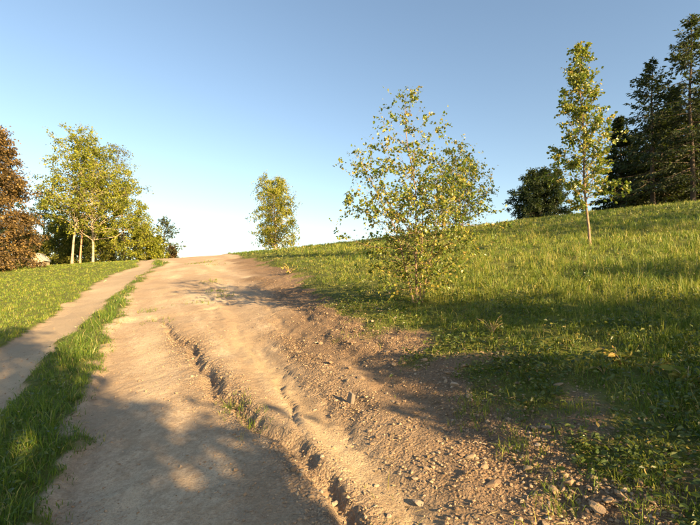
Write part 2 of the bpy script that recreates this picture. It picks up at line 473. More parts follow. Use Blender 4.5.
def broadleaf(name, loc, label, stems, leaf_m, bark_m, seed, prof, nb=26, t0=.15, elev=(50, 20), ntw=7, nleaf=9, leaf=.05, lw=.75,
              tw=.28, droop=.2, upturn=.1, simple=False, group=None, cat='tree', spread=1., rad=.03, tube_k=6, shrubby=False, jitter=.03, var_bias=0., part='crown', sun_side=None, aspect=(1, 1)):
    """stems: list of (base xyz, top xyz, radius) relative to loc; prof: list of (t, branch length)"""
    rng = np.random.default_rng(seed)
    root = thing(name, loc, label, cat, group)
    pt = np.array([a for a, b in prof]); pw = np.array([b for a, b in prof])
    LP = []; LD = []; var = []
    for (b, tp, r) in stems:
        wood = Wood()
        S = stem_path(rng, b, tp, 12, .02, .4)
        tt = np.linspace(0, 1, 12)
        wood.tube(S, r * (1 - .88 * tt ** 1.1) * (1 + .3 * np.exp(-tt * 25)), tube_k + 2)
        L = np.linalg.norm(np.array(tp) - np.array(b))
        az = rng.random() * 6.28
        for i in range(nb):
            t = t0 + (1 - t0) * ((i + rng.random() * .8) / nb)
            az += 2.4 + rng.normal() * .4
            o = along(S, np.array([t]))[0]
            ln = np.interp(t, pt, pw) * (0.65 + .55 * rng.random()) * spread
            ln *= 1 + .0 * i
            el = math.radians(np.interp(t, [t0, 1], elev) + rng.normal() * 9)
            d = np.array([math.cos(az) * math.cos(el) * aspect[0], math.sin(az) * math.cos(el) * aspect[1], math.sin(el)])
            m = 7
            s = np.linspace(0, 1, m)[:, None]
            ph = rng.random(3) * 6.28
            wig = np.stack([np.sin(s[:, 0] * 6 + ph[0]), np.sin(s[:, 0] * 7 + ph[1]), np.sin(s[:, 0] * 6.5 + ph[2])], 1); wig -= wig[0]
            B = o + d * ln * s + wig * ln * .05 + np.array([0, 0, 1.]) * ln * (upturn * s ** 2 - droop * s ** 2.5)
            br = max(r * .42 * (1 - t) ** .6 * min(1, ln / max(pw.max(), .01) + .25), r * .07)
            wood.tube(B, br * (1 - .85 * s[:, 0]), 4 if br < .03 else 5)
            k = max(2, int(ntw * (ln / max(pw.max() * spread, .01)) ** .8 + .5))
            ts = .15 + .85 * rng.random(k) ** .8
            ts[0] = 1.
            for u in ts:
                q = along(B, np.array([u]))[0]
                td = norm(d * .7 + rng.normal(size=3) * .75 + np.array([0, 0, .15 - droop * 1.2]))
                tl = tw * (.5 + rng.random() * .9)
                T = q + td * tl * np.linspace(0, 1, 4)[:, None] + np.array([0, 0, -droop]) * tl * (np.linspace(0, 1, 4) ** 2)[:, None]
                wood.tube(T[::3] if simple else T, np.linspace(max(br * .3, r * .04), r * .015, 2 if simple else 4), 3)
                nl = rng.poisson(nleaf * rng.gamma(1.6, 1 / 1.6))
                if nl:
                    w = rng.random(nl)
                    p = along(T, w) + rng.normal(size=(nl, 3)) * jitter
                    LP.append(p); LD.append(norm(td + rng.normal(size=(nl, 3)) * .9 + np.array([0, 0, -droop * 2.0 - .15])))
                    var.append(np.clip(rng.normal(.45 + var_bias + .10 * rng.normal(), .2, nl), 0, 1))
        link('trunk', wood.mesh('trunk', bark_m), root)
    P = np.vstack(LP); D = np.vstack(LD); var = np.concatenate(var)
    N = norm(rng.normal(size=P.shape) + np.array([0, 0, .6]))
    sz = leaf * (.45 + .9 * rng.random(len(P)))
    c = link(part, leaf_mesh(part, P, D, N, sz, lw, var, leaf_m, simple=simple), root, kind='stuff')
    return root

def place(px, Y):
    """a spot Y metres ahead in the direction of column px of the survey photograph, on the ground"""
    X = (px - 350) / F * Y
    for _ in range(4):
        z = float(ground_z(X, Y)[0]); X = (px - 350) / F * (Y * _c + (z - CAM_H) * _s)
    return np.array([X, Y, z])

def top_z(py, p):
    v = (262.5 - py) / F
    # height at which a vertical line through p crosses image row py
    return CAM_H + p[1] * (_s + v * _c) / (_c - v * _s) - p[2]

def far_tree(name, px, Y, py, half_px, label, leaf_m, bark_m, seed, group=None, n=30, prof=None, r=.16, leaf=.17, cat='tree', lean=0., **kw):
    p = place(px, Y); h = top_z(py, p)
    w = half_px / F * Y
    prof = prof or [(0, .6), (.2, .95), (.45, 1.0), (.75, .7), (1, .25)]
    a = dict(nb=n, t0=.22, elev=(30, 62), ntw=9, nleaf=11, leaf=leaf, lw=.8, tw=w * .30, droop=.25, simple=True, rad=r, tube_k=6, jitter=.12)
    a.update(kw); a['nleaf'] *= 2.7; a['nb'] = int(a['nb'] * 1.45); a['leaf'] *= .85
    return broadleaf(name, p, label, [((0, 0, -.15), (lean, 0, h * .97), r)], leaf_m, bark_m, seed, [(t, v * w * 1.3) for t, v in prof], group=group, cat=cat, **a)

GL = "trees in the stand left of the track"
far_tree('copper_tree', -9, 29, 128, 36, "copper brown leafy tree with dark crown at the edge of the left meadow", M_copper_leaf, M_dark_bark, 11, n=80, leaf=.16, t0=.03, nleaf=17, ntw=11, prof=[(0, .75), (.3, .85), (.6, .62), (.85, .38), (1, .12)], elev=(10, 55), var_bias=.14)
far_tree('birch_tree', 72, 35, 133, 40, "tall golden green birch with pale forked trunk, tallest of the left stand", M_gold_leaf, M_birch_bark, 21, GL, n=44, r=.095, t0=.26, prof=[(0, .7), (.25, .95), (.5, .95), (.75, .72), (1, .2)], elev=(38, 62), nleaf=10)
far_tree('birch_tree', 93, 36, 157, 42, "golden birch with pale crooked trunk beside the tallest birch of the left stand", M_gold_leaf, M_birch_bark, 22, GL, n=46, r=.1, t0=.2, prof=[(0, .8), (.25, 1.0), (.5, .95), (.75, .7), (1, .2)], elev=(30, 60), nleaf=11)
far_tree('thin_tree', 80, 37, 176, 20, "thin tree with short reddish trunk between the two pale birch trunks", M_gold_leaf, M_red_bark, 23, GL, n=20, r=.09, t0=.4)
far_tree('birch_tree', 114, 43, 145, 26, "sparse grey green birch rising behind the golden birches", M_pale_leaf, M_dark_bark, 24, GL, n=36, r=.13, nleaf=6, t0=.3, leaf=.16)
far_tree('leafy_tree', 124, 39, 184, 24, "low golden leafy tree at the road end of the left stand", M_gold_leaf, M_dark_bark, 25, GL, n=40, r=.10, t0=.08, nleaf=12, prof=[(0, .85), (.3, 1.0), (.6, .8), (1, .2)], elev=(15, 60))
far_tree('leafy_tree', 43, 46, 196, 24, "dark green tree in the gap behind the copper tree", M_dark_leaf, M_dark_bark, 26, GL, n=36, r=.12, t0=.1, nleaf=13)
GS = "shrubs under the left stand of trees"
for i, (px, Y, py, hw) in enumerate([(57, 41, 222, 17), (101, 40, 226, 18), (77, 43, 224, 16), (140, 42, 226, 13), (30, 44, 236, 11)]):
    lab = ["olive green shrub behind the forked pale birch trunk", "olive green shrub right beside the crooked pale birch trunk", "olive green shrub behind the thin reddish trunk",
           "olive shrub at the road end of the left stand", "small olive shrub between the copper tree and the pale shed"][i]
    far_tree('shrub', px, Y, py, hw, lab, M_olive_leaf, M_dark_bark, 40 + i, GS, n=34, r=.05, t0=.04, nleaf=11, cat='shrub', leaf=.16, elev=(15, 65), prof=[(0, .9), (.4, 1.), (.8, .7), (1, .3)])
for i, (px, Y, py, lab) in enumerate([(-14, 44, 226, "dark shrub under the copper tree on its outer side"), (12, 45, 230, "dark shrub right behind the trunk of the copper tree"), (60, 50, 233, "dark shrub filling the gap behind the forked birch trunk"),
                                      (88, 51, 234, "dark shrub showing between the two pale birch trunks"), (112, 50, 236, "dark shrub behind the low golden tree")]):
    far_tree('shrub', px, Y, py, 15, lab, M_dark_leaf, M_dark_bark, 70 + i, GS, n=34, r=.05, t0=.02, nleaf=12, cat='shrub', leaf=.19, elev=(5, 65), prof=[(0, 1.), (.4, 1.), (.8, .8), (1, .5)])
far_tree('shrub', 154, 42, 239, 11, "yellow green shrub at the foot of the small larch", M_gold_leaf, M_dark_bark, 51, n=22, r=.04, t0=.03, cat='shrub', elev=(15, 65), prof=[(0, .9), (.5, 1.), (1, .4)])
far_tree('shrub', 171, 46, 249, 5, "small rusty brown shrub beside the larch where the road meets the sky", M_copper_leaf, M_dark_bark, 52, n=16, r=.03, t0=.03, cat='shrub', elev=(15, 65), prof=[(0, .9), (.5, 1.), (1, .4)])
far_tree('birch_tree', 275, 43, 183, 23, "lone weeping birch standing on the crest beyond the road", M_gold_leaf, M_birch_bark, 65, n=60, r=.12, t0=.05, droop=.5, nleaf=11, tw=.9, leaf=.16, prof=[(0, .8), (.3, .95), (.65, .95), (.9, .8), (1, .55)], elev=(38, 58), var_bias=.15)
far_tree('round_tree', 539, 42, 180, 22, "dark round leafy tree on the crest of the right meadow", M_dark_leaf, M_dark_bark, 62, n=80, r=.12, t0=.05, nleaf=20, prof=[(0, .95), (.35, 1.), (.7, .8), (1, .4)], elev=(5, 70), leaf=.18)

# young birches in the meadow
def young(px, py, Y_, top_px, label, stems_f, seed, prof, name='young_birch', **kw):
    q = cast(px, py); z = float(ground_z(*q)[0]); p = np.array([q[0], q[1], z])
    h = top_z(top_px, p)
    return broadleaf(name, p, label, stems_f(h), M_young_leaf, M_young_bark, seed, prof, group="young birches in the right meadow", **kw)

young(417, 303, 0, 95, "multi stemmed young birch bush with small coppery green leaves by the eroded road bank",
      lambda h: [((0, 0, -.05), (-.10, .05, h), .022), ((.05, .05, -.05), (.34, .15, h * .70), .018), ((-.05, 0, -.05), (-.95, -.1, h * .66), .018), ((.07, -.05, -.05), (.62, -.25, h * .5), .013)],
      101, [(0, .25), (.15, .6), (.34, 1.42), (.5, 1.25), (.75, .8), (.92, .4), (1, .12)], nb=54, t0=.08, elev=(14, 52), ntw=10, nleaf=9, leaf=.050, lw=.78, tw=.26, droop=.12, jitter=.02, var_bias=.14)
young(459, 236, 0, 146, "slim young birch standing behind the multi stemmed birch bush",
      lambda h: [((0, 0, -.05), (.25, 0, h), .05), ((.1, 0, -.05), (.9, .2, h * .8), .04), ((-.1, 0, -.05), (-.5, .2, h * .75), .04)],
      102, [(0, 1.2), (.35, 1.9), (.65, 1.5), (1, .35)], nb=44, t0=.10, elev=(28, 56), ntw=8, nleaf=9, leaf=.11, lw=.78, tw=.45, droop=.1, simple=True, jitter=.05, var_bias=.14)
young(590, 247, 0, 53, "tall slender young birch with bare lower trunk alone in the sunlit grass",
      lambda h: [((0, 0, -.05), (.04, 0, h), .037)],
      103, [(0, .6), (.25, .95), (.5, .92), (.8, .6), (1, .18)], nb=96, t0=.19, elev=(35, 60), ntw=9, nleaf=13, leaf=.078, lw=.8, tw=.28, droop=.08, jitter=.03, var_bias=.16)

# ------------------------------------------------------------------ conifers
def conifer(name, loc, h, w, label, seed, mat, bark, group=None, r=.22, t0=.12, levels=38, per=5, dens=1., droop=.35, gap=0., size=.36):
    rng = np.random.default_rng(seed)
    root = thing(name, loc, label, 'tree', group)
    wood = Wood()
    S = stem_path(rng, (0, 0, -.2), (rng.normal() * .02 * h, 0, h), 14, .006)
    tt = np.linspace(0, 1, 14)
    wood.tube(S, r * (1 - .95 * tt) + .01, 8)
    P = []; D = []; var = []
    for i in range(levels):
        t = t0 + (1 - t0) * ((i + .7 * rng.random()) / levels) ** .95
        o = along(S, np.array([t]))[0]
        for j in range(per):
            if rng.random() < gap: continue
            az = rng.random() * 6.28
            ln = w * ((1 - t) ** .62 * .95 + .05) * (.55 + .6 * rng.random()) * (1 if t > .25 else .6 + 1.6 * (t - 0) )
            s = np.linspace(0, 1, 7)
            el = math.radians(np.interp(t, [0, .6, 1], [-10, 8, 50]) + rng.normal() * 7)
            d = np.array([math.cos(az) * math.cos(el), math.sin(az) * math.cos(el), math.sin(el)])
            B = o + d * ln * s[:, None] + np.array([0, 0, 1.]) * (ln * (-droop * s ** 1.5 + droop * .55 * s ** 3))[:, None]
            wood.tube(B, .035 * (1 - .9 * s) * (.4 + ln / w), 3)
            n = int(dens * (14 + 90 * ln / w))
            u = rng.random(n) ** .75 * .92 + .08
            q = along(B, u)
            side = np.array([-d[1], d[0], 0]) * rng.choice([-1, 1], n)[:, None]
            lat = (rng.random(n) * .30 * ln * (1.05 - u))[:, None]
            q = q + side * lat + np.array([0, 0, -1.]) * (lat * .5 + rng.random((n, 1)) * .10 * size * 3)
            P.append(q); D.append(norm(d * .7 + side * .6 + rng.normal(size=(n, 3)) * .35 + np.array([0, 0, -.55])))
            var.append(np.clip(rng.normal(.45, .22, n), 0, 1))
    P = np.vstack(P); D = np.vstack(D); var = np.concatenate(var)
    N = norm(rng.normal(size=P.shape) + np.array([0, 0, .8]))
    link('trunk', wood.mesh('trunk', bark), root)
    link('crown', leaf_mesh('crown', P, D, N, size * (.6 + .8 * rng.random(len(P))), .36, var, mat, simple=True), root, kind='stuff')
    return root

def far_conifer(px, Y, py, half_px, label, seed, group, mat=M_spruce, name='spruce_tree', **kw):
    p = place(px, Y); h = top_z(py, p)
    return conifer(name, p, h, half_px / F * Y, label, seed, mat, M_dark_bark, group, **kw)
GC = "spruces on the right hand crest"
far_conifer(653, 42, 62, 54, "tall thin crowned spruce with bare visible trunk beside the slender young birch", 201, GC, levels=40, gap=.28, dens=.8, size=.36, per=6)
far_conifer(693, 39, 16, 56, "tallest dark spruce at the outer end of the row on the crest", 202, GC, levels=48, gap=.26, dens=.8, size=.36, per=6)
far_conifer(624, 46, 118, 30, "low dense dark spruce closest to the round leafy tree", 203, GC, levels=34, per=7, t0=.03, dens=1.2)
far_conifer(674, 47, 92, 34, "dense dark spruce filling the gap behind the two tall spruces", 204, GC, levels=36, per=7, t0=.03, dens=1.1)
far_conifer(720, 44, 60, 42, "dense dark spruce beyond the tallest spruce of the row", 205, GC, levels=36, per=7, t0=.03, dens=1.1)
far_conifer(640, 50, 135, 26, "short dark spruce standing behind the thin crowned spruce", 206, GC, levels=30, per=7, t0=.02, dens=1.1)
far_conifer(664, 45, 112, 34, "dense dark spruce low between the thin crowned and the tallest spruce", 208, GC, levels=34, per=7, t0=.02, dens=.9)
far_conifer(700, 46, 104, 36, "dense dark spruce low behind the tallest spruce", 209, GC, levels=34, per=7, t0=.02, dens=.9)
far_conifer(163, 46, 219, 30, "small open larch standing where the road meets the sky", 207, None, M_larch, 'larch_tree', r=.10, levels=24, per=5, gap=.1, dens=.5, droop=.1, t0=.06, size=.26)

# trees behind the photographer and off to the right; their shade falls on the track and the crest
SH = np.array([math.sin(SUN_AZ), math.cos(SUN_AZ)]); EA = np.array([-SH[1], SH[0]])
def offstage(name, s, e, h, w, label, seed, n=40, t0=.25, nleaf=10, leaf=.13):
    q = SH * s + EA * e; p = np.array([q[0], q[1], float(ground_z(*q)[0])])
    return broadleaf(name, p, label, [((0, 0, -.2), (0, 0, h), .14)], M_olive_leaf, M_dark_bark, seed, [(0, w * .8), (.35, w), (.7, w * .75), (1, w * .2)],
                     nb=n + 20, t0=t0, elev=(20, 60), ntw=9, nleaf=nleaf * 1.3, leaf=leaf * 1.15, lw=.8, tw=w * .25, droop=.2, simple=True, jitter=.08, group="trees below the camera that shade the track")
offstage('shade_tree', 8, .7, 6.3, 1.75, "leafy tree down the slope shading the left half of the road", 301, nleaf=7)
offstage('shade_tree', 9.5, -2.4, 6.0, 1.9, "leafy tree down the slope shading the grass strip", 302, nleaf=6)
offstage('shade_tree', 6.6, .8, 4.3, 1.1, "small leafy tree down the slope shading the near left of the road", 306, t0=.3, nleaf=6)
offstage('shade_tree', 7.5, 5.9, 3.9, 1.8, "low leafy tree down the slope shading the gravel bank", 303, t0=.1, nleaf=7)
offstage('shade_tree', 7.0, 3.7, 3.0, 1.3, "slender low tree down the slope shading the foot of the bank", 305, t0=.15, nleaf=6)
offstage('shade_tree', 7.5, 8.9, 3.2, 1.7, "low leafy tree beside the meadow shading the bank grass", 304, t0=.1, nleaf=5)
GO = "spruces beyond the right edge that shade the crest"
for i, e in enumerate([20, 23, 26.5, 30, 34, 38, 42, 46, 50]):
    q = SH * (25 + 3 * (i % 2)) + EA * e
    p = np.array([q[0], q[1], float(ground_z(*q)[0])])
    conifer('spruce_tree', p, 25 + 2 * (i % 3), 6.0, "dense spruce of the wood edge past the tall spruces", 210 + i, M_spruce, M_dark_bark, GO, levels=24, per=5, t0=.03, size=.6, dens=.3)

# ------------------------------------------------------------------ the pale shed behind the left stand
def box(v0, v1):
    x0, y0, z0 = v0; x1, y1, z1 = v1
    return [(x0, y0, z0), (x1, y0, z0), (x1, y1, z0), (x0, y1, z0), (x0, y0, z1), (x1, y0, z1), (x1, y1, z1), (x0, y1, z1)]
BQ = [(0, 3, 2, 1), (4, 5, 6, 7), (0, 1, 5, 4), (1, 2, 6, 5), (2, 3, 7, 6), (3, 0, 4, 7)]
def plain(name, c, rough=.8):
    m, nt, out = new_mat(name)
    n = nd(nt, "ShaderNodeTexNoise", {'Scale': 6., 'Detail': 4.})
    col = mixc(nt, math_(nt, 'MULTIPLY', n.outputs['Fac'], .5), c, tuple(x * .6 for x in c))
    p = nd(nt, "ShaderNodeBsdfPrincipled", {'Base Color': col, 'Roughness': rough})
    nt.links.new(p.outputs[0], out.inputs[0]); return m
shed_p = place(37, 38.5)
shed = thing('shed', shed_p, "small pale gabled shed seen between the copper tree and the birches", 'shed')
shed.rotation_euler = (0, 0, .25)
w, dp, hw, hg = .50, 1.3, .80, 1.35
wv = [(-w, 0, -.4), (w, 0, -.4), (w, 0, hw), (0, 0, hg), (-w, 0, hw), (-w, dp, -.4), (w, dp, -.4), (w, dp, hw), (0, dp, hg), (-w, dp, hw)]
me = bpy.data.meshes.new('wall')
me.from_pydata(wv, [], [(0, 1, 2, 3, 4), (9, 8, 7, 6, 5), (1, 6, 7, 2), (0, 4, 9, 5)]); me.materials.append(plain('cream_board', (.42, .35, .26)))
link('wall', me, shed)
me = bpy.data.meshes.new('roof')
rv = []; rq = []
for sx in (-1, 1):
    b = len(rv); x1 = sx * (w + .12); z1 = hw - .12 * (hg - hw) / w
    rv += [(0, -.1, hg + .01), (x1, -.1, z1 + .01), (x1, dp + .1, z1 + .01), (0, dp + .1, hg + .01), (0, -.1, hg + .07), (x1, -.1, z1 + .07), (x1, dp + .1, z1 + .07), (0, dp + .1, hg + .07)]
    rq += [tuple(b + i for i in f) for f in BQ]
me.from_pydata(rv, [], rq); me.materials.append(plain('grey_roof', (.40, .42, .42)))
link('roof', me, shed)

# ------------------------------------------------------------------ grass and ground cover
rng = np.random.default_rng(5)
def scatter(n, rmin, rmax, amax):
    r = np.exp(rng.uniform(math.log(rmin), math.log(rmax), n)); a = rng.uniform(-amax, amax, n)
    return r * np.sin(a), r * np.cos(a), r

def blades(name, X, Y, Z, h, wd, var, mat, lean=.5):
    n = len(X)
    az = rng.random(n) * 6.283; la = rng.random(n) * 6.283
    S = np.stack([np.cos(az), np.sin(az), 0 * az], 1) * (wd / 2)[:, None]
    ln = (np.abs(rng.normal(size=n)) * lean + .08) * h
    L = np.stack([np.cos(la) * ln, np.sin(la) * ln, 0 * la], 1)
    P = np.stack([X, Y, Z - .01], 1)
    up = np.array([0, 0, 1.]) * h[:, None]
    m = P + up * .55 + L * .32
    t = P + up * np.clip(1 - .25 * (ln / h)[:, None], .4, 1) + L
    v = np.stack([P - S, P + S, m + S * .75, m - S * .75, t], 1).reshape(-1, 3)
    b = np.arange(n)[:, None] * 5
    return mesh_np(name, v, quads=b + np.array([[0, 1, 2, 3]]), tris=b + np.array([[3, 2, 4]]), mats=[mat], attrs={'var': np.repeat(var, 5)})

def clumped(nc, per, rmin, rmax, amax, rad):
    x, y, r = scatter(nc, rmin, rmax, amax)
    k = rng.poisson(per, nc) + 1
    i = np.repeat(np.arange(nc), k)
    rr = rad * (1 + r[i] * .03) * np.abs(rng.normal(size=len(i)))
    th = rng.random(len(i)) * 6.283
    return x[i] + rr * np.cos(th), y[i] + rr * np.sin(th), r[i], rng.normal(size=nc)[i], rng.random(nc)[i]

X, Y, R, cn, cu = clumped(60000, 7, 1.5, 46, math.radians(56), .035)
s = survey(X, Y)
left_meadow = (s['right'] < .5) & (s['sp'] > 0) & (X < np.interp(Y, PATH[:6, 1], PATH[:6, 0]) + .2)
strip = (s['right'] < .5) & ~left_meadow
meadow = s['right'] >= .5
patch = fbm(X, Y, .5, 3); patch2 = fbm(X + 50, Y, 1.6, 3)
keep = rng.random(len(X)) < s['cover'] * np.where(meadow, np.clip(.60 + 1.1 * patch2, .08, 1) * (.25 + .75 * sstep(.4, 2.8, s['sr'])), 1)
keep &= ~((Y > 37) & (np.abs(X) < 0))
h = np.where(strip, .105 + .04 * patch2, np.where(left_meadow, .062 + .02 * patch2, .125 + .05 * patch2 + .03 * patch))
h = h * np.exp(rng.normal(size=len(X)) * .28) * (1 + .28 * cn.clip(-2, 2))
h = np.clip(h, .02, .34) * np.where(meadow, .45 + .55 * sstep(.6, 3.2, s['sr']), 1)
h *= np.where(strip, np.clip(.55 + s['sr'] * 2.2, .5, 1) * np.clip(.5 + s['sp'] * 2.2, .45, 1), 1)
wd = np.maximum(np.where(strip, .0065, .0055), .00075 * R) * (.7 + .6 * rng.random(len(X)))
var = np.where(strip, .36, np.where(left_meadow, .58, .66 + .28 * patch)) + .11 * cn + .10 * rng.normal(size=len(X))
var = np.where(rng.random(len(X)) < np.where(meadow, .10, .07), .92 + .08 * rng.random(len(X)), np.clip(var, 0, .88))
def emit(nm, sel, label_kind=None, lean=.5):
    me = blades(nm, X[sel], Y[sel], s['z'][sel], h[sel], wd[sel], var[sel], M_grass, lean)
    return link(nm, me, kind='stuff')
o = emit('verge_grass', keep & strip, lean=.75); o['label'] = "lush dark green grass strip between the wheel path and the dirt road"; o['category'] = 'grass'
o = emit('lawn_grass', keep & left_meadow); o['label'] = "short sunlit yellow green grass left of the wheel path"; o['category'] = 'grass'
o = emit('meadow_grass', keep & meadow); o['label'] = "long yellow green meadow grass on the slope right of the road"; o['category'] = 'grass'

# the lawn is close knit: a second pass of short fine blades
X, Y, R = scatter(85000, 5.5, 44, math.radians(28)); a_ = math.radians(-42); X, Y = X * math.cos(a_) + Y * math.sin(a_), -X * math.sin(a_) + Y * math.cos(a_)
s = survey(X, Y)
k = (s['right'] < .5) & (s['sp'] > 0) & (X < np.interp(Y, PATH[:6, 1], PATH[:6, 0]) + .2) & (rng.random(len(X)) < s['cover'])
X, Y, R, z = X[k], Y[k], R[k], s['z'][k]; n = len(X)
me = blades('lawn_thatch', X, Y, z, .045 * np.exp(rng.normal(size=n) * .25), np.maximum(.006, .0009 * R), np.clip(.50 + .12 * rng.normal(size=n), 0, 1), M_grass, .6)
link('lawn_thatch', me, kind='stuff', label="close knit short green thatch of the lawn left of the wheel path", category='grass')
# rank tufts standing up out of the meadow
X, Y, R, cn, cu = clumped(4600, 26, 3.0, 34, math.radians(54), .06)
s = survey(X, Y)
k = (rng.random(len(X)) < s['cover'] * s['right']) & (s['sr'] > .5)
X, Y, R, cn, cu, z = X[k], Y[k], R[k], cn[k], cu[k], s['z'][k]; n = len(X)
hh = (.10 + .11 * cu) * np.exp(rng.normal(size=n) * .3) * (.55 + .45 * sstep(.8, 4, s['sr'][k]))
me = blades('rank_grass', X, Y, z, hh, np.maximum(.006, .0008 * R), np.clip(np.where(rng.random(n) < .10, .95, .56 + .16 * cn + .10 * rng.normal(size=n)), 0, 1), M_grass, .55)
link('rank_grass', me, kind='stuff', label="taller tufts of rank grass standing out of the right meadow", category='grass')
# straw and leaf litter lying on the bank and along the verges
X, Y, R, cn, cu = clumped(3000, 3, 1.7, 12, math.radians(52), .10)
s = survey(X, Y)
k = rng.random(len(X)) < np.clip(.40 * s['bank'] + .35 * sstep(.35, .05, np.abs(s['sr'])) + .25 * sstep(.25, .05, np.abs(s['sp'])) + .25 * s['right'] * s['cover'] * sstep(2.5, .8, s['sr']), 0, 1)
X, Y, R, z = X[k], Y[k], R[k], s['z'][k]; n = len(X)
P = np.stack([X, Y, z + .006 + .012 * rng.random(n)], 1); D = norm(rng.normal(size=(n, 3)) * np.array([1, 1, .18])); N = norm(rng.normal(size=(n, 3)) * .35 + np.array([0, 0, 1]))
straw = rng.random(n) < .7
me = leaf_mesh('litter', P, D, N, np.where(straw, .03 + .08 * rng.random(n) ** 2, .015 + .02 * rng.random(n)), np.where(straw, .04, .6), rng.random(n), leaf_mat("litter", [(0, (.10, .065, .035)), (.5, (.21, .15, .08)), (1, (.38, .31, .18))], .1, .8, .1))
link('litter', me, kind='stuff', label="dry straw and leaf litter strewn over the bank and verges", category='litter')

# leafy ground cover in the meadow near the bank and in the verge
X, Y, R, cn, cu = clumped(22000, 7, 2.0, 30, math.radians(54), .05)
s = survey(X, Y)
pt_ = fbm(X + 7, Y + 3, .45, 3)
dens = s['cover'] ** .6 * s['right'] * np.maximum(sstep(7.5, 1.0, s['sr'] + 3 * pt_), .38) + .22 * (s['right'] < .5) * (s['cover'] > .8) * sstep(10, 5, R) * (s['sr'] < 1.5)
dens = dens * np.clip(s['cover'] * 1.3 - .1, 0, 1) * np.clip(.75 + 1.2 * fbm(X, Y, 1.3, 3), .12, 1)
k = rng.random(len(X)) < dens * (.45 + .8 * (cu > .4))
X, Y, R, cn, z = X[k], Y[k], R[k], cn[k], s['z'][k]
n = len(X)
hh = np.abs(rng.normal(size=n)) * .07 + .015
P = np.stack([X, Y, z + hh], 1)
D = norm(rng.normal(size=(n, 3)) * np.array([1, 1, .45])); N = norm(rng.normal(size=(n, 3)) * .55 + np.array([0, 0, 1]))
me = leaf_mesh('ground_cover', P, D, N, np.maximum(.036, .0030 * R) * (.6 + .9 * rng.random(n)), .62, np.clip(.42 + .25 * sstep(2, 6, s['sr'][k]) + .15 * cn + .16 * rng.normal(size=n), 0, 1), M_cover)
link('ground_cover', me, kind='stuff', label="dark leafy ground cover over the meadow edge along the bank", category='ground cover')

# weeds and tufts rooted in the bare track
spots = [(215, 288, 5), (212, 280, 4), (222, 293, 4), (205, 300, 2), (240, 396, 4), (228, 388, 3), (255, 410, 3), (152, 308, 4), (158, 318, 3), (470, 396, 6), (476, 402, 4), (512, 428, 4), (522, 436, 3), (385, 515, 4),
         (300, 268, 5), (285, 262, 5), (560, 470, 4), (640, 500, 4), (600, 455, 4), (205, 261, 4), (198, 262, 4), (212, 263, 3), (415, 322, 8), (440, 335, 6), (395, 316, 7), (520, 372, 4), (575, 405, 5), (660, 470, 6), (690, 495, 5)]
xs = []; ys = []
for (px, py, m) in spots:
    q = cast(px, py)
    if q is None: continue
    rr = np.hypot(*q)
    for _ in range(m * 6):
        d = rng.normal(size=2) * (.03 + .012 * rr); xs.append(q[0] + d[0]); ys.append(q[1] + d[1] * 1.3)
X = np.array(xs); Y = np.array(ys); R = np.hypot(X, Y); s = survey(X, Y)
i = np.repeat(np.arange(len(X)), 5); X = X[i] + rng.normal(size=len(i)) * .012; Y = Y[i] + rng.normal(size=len(i)) * .012
me = blades('track_grass', X, Y, s['z'][i], .07 * np.exp(rng.normal(size=len(i)) * .35), np.maximum(.004, .0007 * R[i]), np.clip(.58 + .18 * rng.normal(size=len(i)), 0, 1), M_grass, .8)
link('track_grass', me, kind='stuff', label="thin scattered grass tufts rooted in the bare dirt road", category='grass')

# ------------------------------------------------------------------ stones
def ico():
    g = (1 + 5 ** .5) / 2
    v = norm(np.array([(-1, g, 0), (1, g, 0), (-1, -g, 0), (1, -g, 0), (0, -1, g), (0, 1, g), (0, -1, -g), (0, 1, -g), (g, 0, -1), (g, 0, 1), (-g, 0, -1), (-g, 0, 1)], float))
    f = np.array([(0, 11, 5), (0, 5, 1), (0, 1, 7), (0, 7, 10), (0, 10, 11), (1, 5, 9), (5, 11, 4), (11, 10, 2), (10, 7, 6), (7, 1, 8), (3, 9, 4), (3, 4, 2), (3, 2, 6), (3, 6, 8), (3, 8, 9), (4, 9, 5), (2, 4, 11), (6, 2, 10), (8, 6, 7), (9, 8, 1)])
    return v, f
IV, IF = ico()
def subdiv(v, f):
    cache = {}; v = list(map(tuple, v)); nf = []
    def mid(a, b):
        k = (min(a, b), max(a, b))
        if k not in cache:
            cache[k] = len(v); v.append(tuple(norm((np.array(v[a]) + np.array(v[b])) / 2)))
        return cache[k]
    for a, b, c in f:
        x, y, z = mid(a, b), mid(b, c), mid(c, a); nf += [(a, x, z), (b, y, x), (c, z, y), (x, y, z)]
    return np.array(v), np.array(nf)
IV2, IF2 = subdiv(IV, IF)

def gravel(name, n, rmin, rmax, smin, smax, wfun, label):
    X, Y, R = scatter(n, rmin, rmax, math.radians(50))
    s = survey(X, Y)
    k = rng.random(n) < wfun(s, X, Y)
    X, Y, R, z = X[k], Y[k], R[k], s['z'][k]; n = len(X)
    sz = smin * (smax / smin) ** (rng.random(n) ** 2.2) * (.8 + .03 * R)
    v = IV[None] * (1 + .30 * rng.normal(size=(n, 12, 1)).clip(-1.6, 1.6) * .8)
    v = v * np.stack([.8 + .6 * rng.random(n), .7 + .4 * rng.random(n), .45 + .35 * rng.random(n)], 1)[:, None]
    a = rng.random(n) * 6.283; c, d = np.cos(a)[:, None], np.sin(a)[:, None]
    v = np.stack([c * v[..., 0] - d * v[..., 1], d * v[..., 0] + c * v[..., 1], v[..., 2]], -1) * sz[:, None, None] * .5
    v += np.stack([X, Y, z + sz * .10], 1)[:, None]
    f = (np.arange(n)[:, None, None] * 12 + IF[None]).reshape(-1, 3)
    me = mesh_np(name, v.reshape(-1, 3), tris=f, mats=[M_stone], attrs={'var': np.repeat(rng.random(n), 12)})
    return link(name, me, kind='stuff', label=label, category='gravel')
